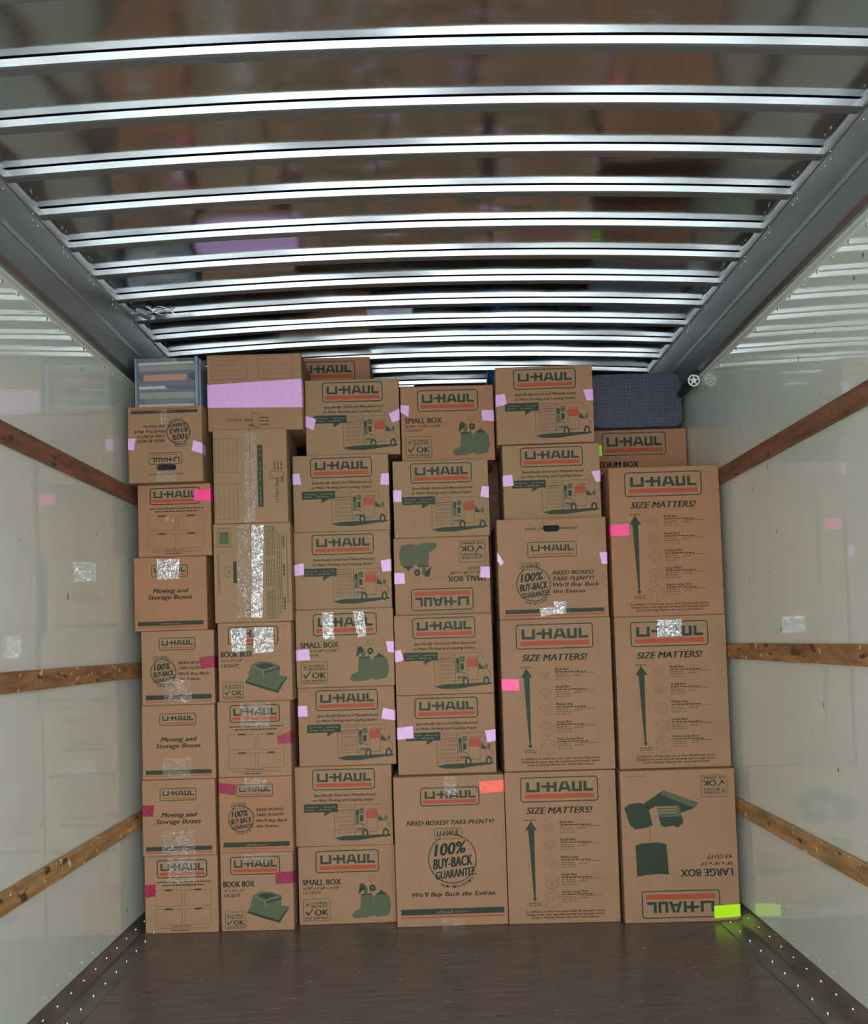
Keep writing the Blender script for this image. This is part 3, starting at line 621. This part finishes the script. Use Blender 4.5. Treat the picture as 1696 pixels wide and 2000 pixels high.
# name: (design, upside down, depth, material, label, group)
INFO = {
 'c1b7': ('squares', 0, .30, 'kraft', 'small four-square carton with crimson tape at its left edge, on the floor', G1),
 'c1b6': ('moving', 0, .30, 'kraft', 'Moving and Storage Boxes carton with crimson tape at its left edge', G1),
 'c1b5': ('moving', 0, .30, 'kraft', 'Moving and Storage Boxes carton with plain logo and no coloured tape, third from floor', G1),
 'c1b4': ('buyback', 0, .30, 'kraft', 'small buy-back guarantee carton with crimson tape on its right, in the far left stack', G1),
 'c1b3': ('moving', 0, .30, 'kraft_warm', 'small Moving and Storage Boxes carton with shiny crinkled tape over its logo', G1),
 'c1b2': ('squares', 0, .30, 'kraft_warm', 'small cardboard box with four blank squares and bright hot pink tape on its logo', G1),
 'c1b1': ('handle', 1, .30, 'kraft', 'upside-down handle carton directly under the clear plastic bin', G1),
 'c2b7': ('book', 0, .30, 'kraft', 'BOOK BOX carton standing on the floor with crimson tape by its logo', G1),
 'c2b6': ('buyback', 0, .30, 'kraft_warm', 'orange-brown buy-back guarantee carton with crimson tape left of its logo', G1),
 'c2b5': ('squares', 0, .30, 'kraft', 'four-square carton with crimson tape on its right and clear tape over its logo', G1),
 'c2b4': ('book', 0, .30, 'kraft', 'BOOK BOX carton in mid stack with crinkled clear tape hiding most of its logo', G1),
 'c2b3': ('seam', 0, .32, 'kraft_olive', 'box turned seam outwards with two wide glossy strips of clear tape down its middle', G2),
 'c2b2': ('flapv', 0, .32, 'kraft_olive', 'box lying on its side with a vertical dark green bar and lined panels turned sideways', G2),
 'c2b1': ('flap', 0, .32, 'kraft', 'box wrapped with a wide lilac tape band, on top of the second stack', G2),
 'c3b7': ('small', 0, .32, 'kraft', 'SMALL BOX carton standing on the floor, lowest of the third stack', 'SMALL BOX print cartons'),
 'c3b6': ('truck', 0, .32, 'kraft', 'truck-print small carton without lilac tape, second from the floor in the third stack', G3),
 'c3b5': ('truck', 0, .32, 'kraft', 'truck-print small carton directly below the SMALL BOX carton with bright tape strips', G3),
 'c3b4': ('small', 0, .32, 'kraft_olive', 'SMALL BOX carton with two blinding bright strips of tape over its logo', 'SMALL BOX print cartons'),
 'c3b3': ('truck', 0, .32, 'kraft_olive', 'truck-print small carton directly on top of the SMALL BOX carton with bright strips', G3),
 'c3b2': ('truck', 0, .32, 'kraft_olive', 'truck-print small carton second from the top of the third stack', G3),
 'c3b1': ('truck', 0, .32, 'kraft_olive', 'truck-print small carton on top of the third stack, below the shaded logo', G3),
 'c4b6': ('need', 0, .41, 'kraft', 'tall NEED BOXES? TAKE PLENTY! carton with coral tape at its upper right', 'tall cartons on the floor'),
 'c4b5': ('truck', 0, .32, 'kraft', 'truck-print small carton resting on the tall buy-back carton with coral tape', G3),
 'c4b4': ('truck', 0, .32, 'kraft', 'truck-print small carton directly below the upside-down SMALL BOX carton', G3),
 'c4b3': ('small', 1, .32, 'kraft', 'upside-down SMALL BOX carton with lilac tape on both sides', 'SMALL BOX print cartons'),
 'c4b2': ('truck', 0, .32, 'kraft_olive', 'truck-print small carton between two SMALL BOX cartons in the fourth stack', G3),
 'c4b1': ('small', 0, .32, 'kraft_warm', 'upright SMALL BOX carton with lilac tape, top of the fourth stack', 'SMALL BOX print cartons'),
 'c5b5': ('sizes', 0, .457, 'kraft', 'tall SIZE MATTERS! carton standing on the floor', G4),
 'c5b4': ('sizes', 0, .457, 'kraft', 'tall SIZE MATTERS! carton with hot pink tape, under the handle carton in the fifth stack', G4),
 'c5b3': ('handle', 0, .41, 'kraft', 'buy-back carton with a bent open hand hole at its top edge', 'handle cartons'),
 'c5b2': ('truck', 0, .32, 'kraft_olive', 'truck-print small carton standing set back on the carton with the bent hand hole', G3),
 'c5b1': ('truck', 0, .32, 'kraft', 'truck-print small carton highest of the fifth stack, left of the checked suitcase', G3),
 'c6b4': ('large', 1, .457, 'kraft', 'upside-down LARGE BOX carton with neon yellow-green tape, on the floor at far right', 'tall cartons on the floor'),
 'c6b3': ('sizes', 0, .457, 'kraft', 'tall SIZE MATTERS! carton with crinkled clear tape on its logo, far right', G4),
 'c6b2': ('sizes', 0, .457, 'kraft_warm', 'tall SIZE MATTERS! carton with hot pink tape, highest of its kind at far right', G4),
 'medium': ('medium', 0, .457, 'kraft_warm', 'MEDIUM BOX carton in shade under the suitcase with a small neon green tape', 'cartons in the row behind'),
 'rear': ('small', 0, .32, 'kraft_warm', 'shaded carton close under the roof, behind the third stack, only its logo showing', 'cartons in the row behind'),
}
BOX['rear'] = (-.239 - .204, 4.0, 0.0, 2.160, .321, .408)
BOX['medium'] = (.999, 4.03, 0.0, 1.705, .405, .457)
ROOTS = {}
BOX['c4b1'] = (BOX['c4b1'][0] + .004,) + BOX['c4b1'][1:]
def carton_mesh(key, w, h, dep, art_list, hole=None, body='kraft'):
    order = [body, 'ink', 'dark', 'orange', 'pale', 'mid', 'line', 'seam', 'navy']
    bm = bmesh.new(); add_box(bm, -w / 2, w / 2, 0, dep, 0.0004, h - 0.0004, 0, .0035)
    # flap joints: shallow steps round the top and bottom folds
    if hole:
        u0, z0, u1, z1 = hole; me = bpy.data.meshes.new('b'); bm.to_mesh(me); bm.free(); ob = bpy.data.objects.new('b', me); COL.objects.link(ob)
        cb = bmesh.new(); r = (z1 - z0) / 2; P = []
        for cx, a0 in ((u1 - r, -90), (u0 + r, 90)):
            for k in range(9):
                a = math.radians(a0 + 22.5 * k); P.append((cx + r * math.cos(a), (z0 + z1) / 2 + r * math.sin(a)))
        fr = [cb.verts.new((x, -.01, z)) for x, z in P]; bk = [cb.verts.new((x, .03, z)) for x, z in P]
        cb.faces.new(fr); cb.faces.new(bk[::-1])
        for i in range(len(P)): cb.faces.new((fr[i], bk[i], bk[(i + 1) % len(P)], fr[(i + 1) % len(P)]))
        bmesh.ops.recalc_face_normals(cb, faces=cb.faces[:]); cm = bpy.data.meshes.new('c'); cb.to_mesh(cm); cb.free(); co = bpy.data.objects.new('c', cm); COL.objects.link(co)
        md = ob.modifiers.new('x', 'BOOLEAN'); md.operation = 'DIFFERENCE'; md.object = co; md.solver = 'EXACT'
        bpy.context.view_layer.update(); dg = bpy.context.evaluated_depsgraph_get(); res = bpy.data.meshes.new_from_object(ob.evaluated_get(dg))
        bm = bmesh.new(); bm.from_mesh(res)
        for o in (ob, co): bpy.data.objects.remove(o)
        for f in bm.faces: f.material_index = 8 if .025 < f.calc_center_median().y < .035 and abs(f.normal.y) > .9 else 0  # hole's back face coloured navy in place of shade inside the carton
    for A in art_list:
        for vs, fs, m, L in A.out:
            vv = [bm.verts.new((x, -0.00035 * (L + 1), z)) for x, z in vs]; mi = order.index(m)
            for f in fs:
                try: q = bm.faces.new([vv[i] for i in f]); q.material_index = mi
                except ValueError: pass
    me = bpy.data.meshes.new('cardboard_box'); bm.to_mesh(me); bm.free()
    for m in order: me.materials.append(MT[m])
    return me
for key, (dz, flip, dep, body, label, group) in INFO.items():
    X, D, yaw, z0, h, w_ = BOX[key]; arts = []; hole = None
    if dz == 'handle':
        A = Art(w_, h, 180 if flip else 0); a_buyback(A, True); arts = [A]
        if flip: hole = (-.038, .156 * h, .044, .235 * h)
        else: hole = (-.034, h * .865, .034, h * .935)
    elif dz == 'flapv':
        A = Art(w_, h, 90); a_flap_vertical(A); arts = [A]
    elif dz == 'seam':
        A = Art(w_, h); a_seam(A); B_ = Art(w_, h, 90); a_seam_text(B_); arts = [A, B_]
    else:
        A = Art(w_, h, 180 if flip else 0); DESIGN[dz](A); arts = [A]
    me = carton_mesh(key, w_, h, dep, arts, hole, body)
    o = bpy.data.objects.new('cardboard_box', me); COL.objects.link(o); o.location = (X, D, z0); o.rotation_euler = (0, 0, yaw)
    tag(o, label, 'box', group); ROOTS[key] = o
    if key == 'c5b3':   # the bent flap of the hand hole
        bm = bmesh.new(); add_box(bm, -.033, .037, -.004, -.0015, h * .925, h * .985, 0, .001)
        for v in bm.verts:
            v.co.y -= max(0, (v.co.z - h * .925)) * .35
        link_mesh('handle_flap', bm, ['kraft'], o)
# plain cartons of the row behind, carrying what shows above
n = 0
for X, hw, D, zs, lab in ((-.37, .17, 4.0, (.61, .61, .61, .33), 'rear row under the shaded carton'), (.998, .222, 4.03, (.61, .61, .485), 'rear row under the MEDIUM BOX carton'),
                      (-.83, .245, 4.0, (.61, .61, .61), 'rear row behind the two left stacks'), (-.0, .195, 4.03, (.61, .61, .61, .33), 'rear row behind the fourth stack'), (.397, .195, 4.03, (.61, .61, .61, .33), 'rear row behind the fifth stack')):
    z = 0
    for k, h in enumerate(zs):
        bm = bmesh.new(); add_box(bm, -hw, hw, 0, .44, .0004, h - .0004, 0, .0035)
        o = link_mesh('cardboard_box', bm, ['kraft']); o.location = (X, D, z); z += h
        tag(o, 'plain box, %s, %s' % (lab, ('on the floor', 'second up', 'third up', 'fourth up')[k]), 'box', 'cartons in the row behind')
# ------------------------------------------------------------------ coloured tape
def strip(bm, quad, nx, nz, y, amp, thick=0.0006, seed=0):
    rnd = random.Random(seed); g = []
    (x0, z0), (x1, z1), (x2, z2), (x3, z3) = quad   # TL TR BR BL
    for j in range(nz + 1):
        t = j / nz; row = []
        for i in range(nx + 1):
            s = i / nx; X = (x0 * (1 - s) + x1 * s) * (1 - t) + (x3 * (1 - s) + x2 * s) * t; Z = (z0 * (1 - s) + z1 * s) * (1 - t) + (z3 * (1 - s) + z2 * s) * t
            row.append(bm.verts.new((X, y - rnd.random() * amp, Z)))
        g.append(row)
    for a, b in zip(g, g[1:]):
        for i in range(nx): bm.faces.new((a[i], b[i], b[i + 1], a[i + 1]))
    return g
COLN = {'lilac': 'lilac', 'hot': 'hot pink', 'red': 'crimson', 'coral': 'coral', 'neon': 'neon yellow-green', 'pale': 'pale lilac'}
for k, (key, colr, q) in enumerate(TAPE):
    X, D, yaw, z0, h, w_ = BOX[key]; o = ROOTS[key]
    if key == 'medium':
        q = [(-.211, .335), (-.168, .335), (-.166, .285), (-.208, .285)]
    bm = bmesh.new(); g = strip(bm, q, 5, 3, -.0019, .0007, seed=k)
    # carry the tape round the box's side when it reaches the edge
    xs = [p[0] for p in q]
    for side in (-1, 1):
        e = [p for p in q if abs(p[0] - side * w_ / 2) < .008]
        if len(e) >= 2:
            zt = max(p[1] for p in e); zb = min(p[1] for p in e); sx = side * (w_ / 2 + .0012)
            col = [row[0 if side < 0 else -1] for row in g]
            p = [bm.verts.new((sx, .001, v.co.z)) for v in col]; r = [bm.verts.new((sx, .045, v.co.z - .004)) for v in col]
            for a in range(len(col) - 1):
                bm.faces.new((col[a], p[a], p[a + 1], col[a + 1])); bm.faces.new((p[a], r[a], r[a + 1], p[a + 1]))
    t = link_mesh('coloured_tape', bm, ['pale_lilac' if colr == 'pale' else colr], o); t['label'] = COLN[colr] + ' tape'
SHINY = {'c1b3', 'c3b4', 'c2b4', 'c5b3'}
seen = {}
for k, (key, q) in enumerate(CLEAR):
    n = seen.get(key, 0); seen[key] = n + 1
    mt = 'clearshiny' if key in SHINY or (key == 'c2b3' and n == 1) or key == 'c6b3' else ('clearfaint' if key in ('c2b2', 'c1b5', 'c2b7', 'c4b6') else 'clear')
    big = abs(q[0][1] - q[3][1]) / .012; bm = bmesh.new(); strip(bm, q, 6, max(4, int(big)), -.0017, {'clearfaint': .0004, 'clear': .0022, 'clearshiny': .0014}[mt], seed=100 + k)
    t = link_mesh('clear_tape', bm, [mt], ROOTS[key]); t['label'] = 'clear packing tape'
# ------------------------------------------------------------------ clear bin lying on its side, full of folders
bx0, bx1, bz0, bz1, by0, by1 = -1.178, -.935, 2.146, 2.352, 3.56, 3.95
root = empty('plastic_bin', ((bx0 + bx1) / 2, by0, bz0)); tag(root, 'clear plastic bin of folders lying on its side above the far left stack', 'storage bin')
def lx(x): return x - (bx0 + bx1) / 2
bm = bmesh.new(); th = .003
for a in ((lx(bx0), lx(bx1), 0, th, .0, bz1 - bz0), (lx(bx0), lx(bx1), by1 - by0 - th, by1 - by0, 0, bz1 - bz0), (lx(bx0), lx(bx0) + th, 0, by1 - by0, 0, bz1 - bz0), (lx(bx0), lx(bx1), 0, by1 - by0, 0, th), (lx(bx0), lx(bx1), 0, by1 - by0, bz1 - bz0 - th, bz1 - bz0)):
    add_box(bm, *a, 0, .001)
link_mesh('body', bm, ['binplastic'], root)
bm = bmesh.new()
for a in ((lx(bx1), lx(bx1) + .014, -.006, by1 - by0 + .004, -.002, bz1 - bz0 + .004), (lx(bx1) + .014, lx(bx1) + .022, .006, by1 - by0 - .006, .006, bz1 - bz0 - .004)): add_box(bm, *a, 0, .003)
link_mesh('lid', bm, ['binlid'], root)
bm = bmesh.new(); add_box(bm, lx(bx0) - .004, lx(bx0) + .004, -.004, .004, 0, bz1 - bz0, 0, .001); link_mesh('rim', bm, ['binlid'], root)
FOL = [('paper', .000, .012, .0, 'white sheets at the very bottom of the clear bin', 'paper_stack'), ('greenp', .014, .036, .02, 'dark green folder low in the clear bin', 'file_folder'), ('manila', .038, .064, .0, 'curved tan folder in the middle of the clear bin', 'file_folder'),
       ('darkp', .066, .074, .0, 'dark grey folder just below the white envelope in the clear bin', 'file_folder'), ('paper', .076, .088, .12, 'short white envelope above the dark folder in the clear bin', 'envelope'), ('darkp', .090, .106, .0, 'dark grey folder under the orange one in the clear bin', 'file_folder'),
       ('orangep', .109, .134, .03, 'bright orange folder in the clear bin', 'file_folder'), ('darkp', .136, .150, .0, 'dark grey folder directly above the orange one', 'file_folder'), ('manila', .152, .174, .0, 'tan folder near the top of the clear bin', 'file_folder'), ('paper', .176, .186, .0, 'off-white papers at the top of the clear bin', 'paper_stack')]
for k, (mt, a, b, cut, lab, nm) in enumerate(FOL):
    bm = bmesh.new(); add_box(bm, bx0 + .008 + (0.02 if nm == 'file_folder' and cut else 0), bx1 - .006 - cut, by0 + .006 + .004 * (k % 3), by1 - .03, bz0 + .004 + a, bz0 + .004 + b)
    bmesh.ops.subdivide_edges(bm, edges=bm.edges[:], cuts=5, use_grid_fill=True)
    for v in bm.verts:
        s = (v.co.x - bx0) / (bx1 - bx0)
        v.co.z += (.0035 * s if k >= 4 else 0) + (.0015 * math.sin(s * math.pi) if lab.startswith('curved') and v.co.z > bz0 + .004 + (a + b) / 2 else 0)
    tag(link_mesh(nm, bm, [mt]), lab, {'paper_stack': 'paper', 'file_folder': 'folder', 'envelope': 'envelope'}[nm], 'papers in the clear bin')
# ------------------------------------------------------------------ suitcase lying on the MEDIUM BOX carton
mz = BOX['medium'][3] + BOX['medium'][4]
def rounded_slab(name, w_, d, h, r, m, parent=None):
    """rounded outline in X-Z, depth along Y"""
    bm = bmesh.new(); P = []
    for cx, cz, a0 in ((w_ / 2 - r, h - r, 0), (-w_ / 2 + r, h - r, 90), (-w_ / 2 + r, r, 180), (w_ / 2 - r, r, 270)):
        for k in range(9):
            a = math.radians(a0 + 11.25 * k); P.append((cx + r * math.cos(a), cz + r * math.sin(a)))
    ys = ((0.012, .965), (.004, .985), (0, 1.0)) ; rings = []
    prof = [(0.0, .955), (.004, .98), (.014, 1.0), (d - .014, 1.0), (d - .004, .98), (d, .955)]
    for y, s in prof: rings.append([bm.verts.new((x * (s if abs(x) > .05 else 1), y, h / 2 + (z - h / 2) * s)) for x, z in P])
    for a, b in zip(rings, rings[1:]):
        for i in range(len(P)): bm.faces.new((a[i], b[i], b[(i + 1) % len(P)], a[(i + 1) % len(P)]))
    bm.faces.new(rings[0]); bm.faces.new(rings[-1][::-1]); bmesh.ops.recalc_face_normals(bm, faces=bm.faces[:])
    return link_mesh(name, bm, [m], parent)
SX, SY = .992, 4.0
root = empty('suitcase', (SX, SY, mz)); tag(root, 'grey-blue checked suitcase lying on the MEDIUM BOX carton with white spoked wheels', 'suitcase')
rounded_slab('shell', .44, .36, .258, .045, 'suit', root)
bm = bmesh.new()
P = []
ring_r = [(0, .252), (0.0, .2)]
o = rounded_slab('piping', .446, .010, .263, .048, 'blackpl', root); o.location = (0, .035, -.0 + 0); 
def wheel(x, y, z, spokes=True):
    bm = bmesh.new(); R_, r_ = .0235, .0035; n = 28
    for rr, tr in ((R_, r_), (.006, .005)):
        rings = []
        for i in range(n):
            a = 2 * math.pi * i / n; rings.append([bm.verts.new((( rr + tr * math.cos(b)) * math.cos(a), tr * 1.3 * math.sin(b), (rr + tr * math.cos(b)) * math.sin(a))) for b in [2 * math.pi * j / 8 for j in range(8)]])
        for i in range(n):
            for j in range(8): bm.faces.new((rings[i][j], rings[(i + 1) % n][j], rings[(i + 1) % n][(j + 1) % 8], rings[i][(j + 1) % 8]))
    for k in range(5):
        a = math.radians(90 + 72 * k); g = add_box(bm, .004, R_ - .001, -.003, .003, -.0026, .0026)
        for v in g: v.co = Matrix.Rotation(-a, 3, 'Y') @ v.co
    bmesh.ops.recalc_face_normals(bm, faces=bm.faces[:])
    o = link_mesh('wheel', bm, ['whitepl'], root); o.location = (x - SX, y - SY, z - mz); o['label'] = 'white five-spoke wheel'
    bm = bmesh.new(); bmesh.ops.create_cone(bm, segments=28, radius1=.0215, radius2=.0215, depth=.006, cap_ends=True, matrix=Matrix.Rotation(math.radians(90), 4, 'X'))
    t = link_mesh('hub', bm, ['blackpl'], o); t.location = (0, .0065, 0)
wheel(1.1985, 3.79, 2.262)
bm = bmesh.new(); add_box(bm, 1.185 - SX, 1.212 - SX, 3.802 - SY, .03, .135, .16, 0, .006); link_mesh('wheel_fork', bm, ['blackpl'], root)
root2 = empty('suitcase', (.93, 4.375, mz)); tag(root2, 'second grey suitcase, only its upper edge showing behind the checked one', 'suitcase')
rounded_slab('shell', .48, .22, .30, .03, 'suit', root2)
bm = bmesh.new(); add_box(bm, -.08, .08, .01, .03, .30, .312, 0, .004); link_mesh('handle', bm, ['blackpl'], root2)
# ------------------------------------------------------------------ soft things and a pole behind the front row
def lump(name, m, cx, cy, z0, sx, sy, sz, seed, label, cat, flat=.0):
    bm = bmesh.new(); bmesh.ops.create_icosphere(bm, subdivisions=4, radius=1); rnd = random.Random(seed); ph = [rnd.uniform(0, 6) for _ in range(9)]
    for v in bm.verts:
        c = v.co; k = 1 + .10 * math.sin(5 * c.x + ph[0] + 3 * c.z) + .08 * math.sin(7 * c.z + ph[1] + 2 * c.y) + .05 * math.sin(13 * c.x + ph[2] + 9 * c.z)
        p = Vector([math.copysign(abs(a) ** .65, a) for a in c]); v.co = Vector((cx + p.x * sx * k, cy + p.y * sy * k, z0 + sz + p.z * sz * k))
    lo_ = min(v.co.z for v in bm.verts)
    for v in bm.verts: v.co.z = max(v.co.z, z0 + .0005)
    return tag(link_mesh(name, bm, [m], smooth=True), label, cat)
lump('plastic_bag', 'blue', .385, 4.16, 2.16, .085, .085, .135, 3, 'crumpled bright blue plastic bag peeking out left of the highest box', 'bag')
lump('cloth_bundle', 'purple', -.655, 4.11, 1.8305, .085, .09, .15, 5, 'dark purple cloth bundle in the gap left of the third stack', 'cloth')
bm = bmesh.new()
for k in range(4): add_box(bm, -.19 + .004 * k, .255 - .006 * k, 4.04 + .004 * (k % 2), 4.34, 2.1605 + k * .046, 2.1605 + k * .046 + .045, 0, .016)
tag(link_mesh('navy_cloth', bm, ['navy']), 'folded navy moving blanket on the row behind, above the fourth stack', 'blanket')
bm = bmesh.new(); bmesh.ops.create_cone(bm, segments=18, radius1=.009, radius2=.009, depth=.42, cap_ends=True, matrix=Matrix.Rotation(math.radians(90), 4, 'Y'))
pole = tag(link_mesh('metal_pole', bm, ['rivet'], smooth=False), 'short metal pole end lying on the folded blanket', 'pole'); pole.location = (-.247, 4.06, 2.354); pole.rotation_euler = (0, 0, 0)
def gap_shade_sheet(x0, x1, y, z1, seed, label):  # added navy sheet, its dark colour standing in for shade between the stacks
    rnd = random.Random(seed); bm = bmesh.new(); nx, nz = 40, 30; F = []
    for dy in (0, .006):
        F.append([[bm.verts.new((x0 + (x1 - x0) * i / nx, y + dy + .006 * math.sin(9 * i / nx * (x1 - x0) * 6 + seed) + .003 * math.sin(j * .9 + i * .5), .002 + (z1 - .002) * j / nz)) for i in range(nx + 1)] for j in range(nz + 1)])
    for k, g in enumerate(F):
        for a, b in zip(g, g[1:]):
            for i in range(nx): bm.faces.new((a[i], a[i + 1], b[i + 1], b[i]) if k == 0 else (a[i], b[i], b[i + 1], a[i + 1]))
    tag(link_mesh('navy_cloth', bm, ['navy'], smooth=True), label, 'blanket')
gap_shade_sheet(-.205, .275, 4.001, 2.155, 1, 'dark navy sheet added behind the fourth stack to darken its gaps')
gap_shade_sheet(-1.19, -.215, 3.983, 1.825, 2, 'dark navy sheet added behind the three left stacks to darken the gaps')
# ------------------------------------------------------------------ broken roof marker lamp
root = empty('marker_lamp', (-1.05, 3.33, RZ)); tag(root, 'small broken marker lamp with loose wires hanging at the left roof edge', 'lamp')
bm = bmesh.new(); add_box(bm, -.05, .0, -.03, .05, -.034, .0, 0, .004); link_mesh('housing', bm, ['blackpl'], root)
bm = bmesh.new(); add_box(bm, -.035, .03, .0, .045, -.056, -.036, 0, .004); o = link_mesh('lens', bm, ['binlid'], root); o.rotation_euler = (0, .25, .5)
bm = bmesh.new(); add_box(bm, .01, .11, -.025, .03, -.010, -.006, 0, .001); link_mesh('circuit_board', bm, ['blackpl'], root)
for k in range(3):
    cu = bpy.data.curves.new('wire', 'CURVE'); cu.dimensions = '3D'; cu.bevel_depth = .0016; sp_ = cu.splines.new('BEZIER'); sp_.bezier_points.add(3)
    for i, p in enumerate(sp_.bezier_points):
        p.co = (-.06 + .055 * i, -.02 + .02 * ((i + k) % 2), -.03 - .012 * ((i * 2 + k) % 3)); p.handle_left_type = p.handle_right_type = 'AUTO'
    o = bpy.data.objects.new('wire', cu); COL.objects.link(o); me = bpy.data.meshes.new_from_object(o); bpy.data.objects.remove(o); me.materials.clear(); me.materials.append(MT['rivet' if k else 'blackpl']); o = bpy.data.objects.new('wire', me); COL.objects.link(o); o.parent = root
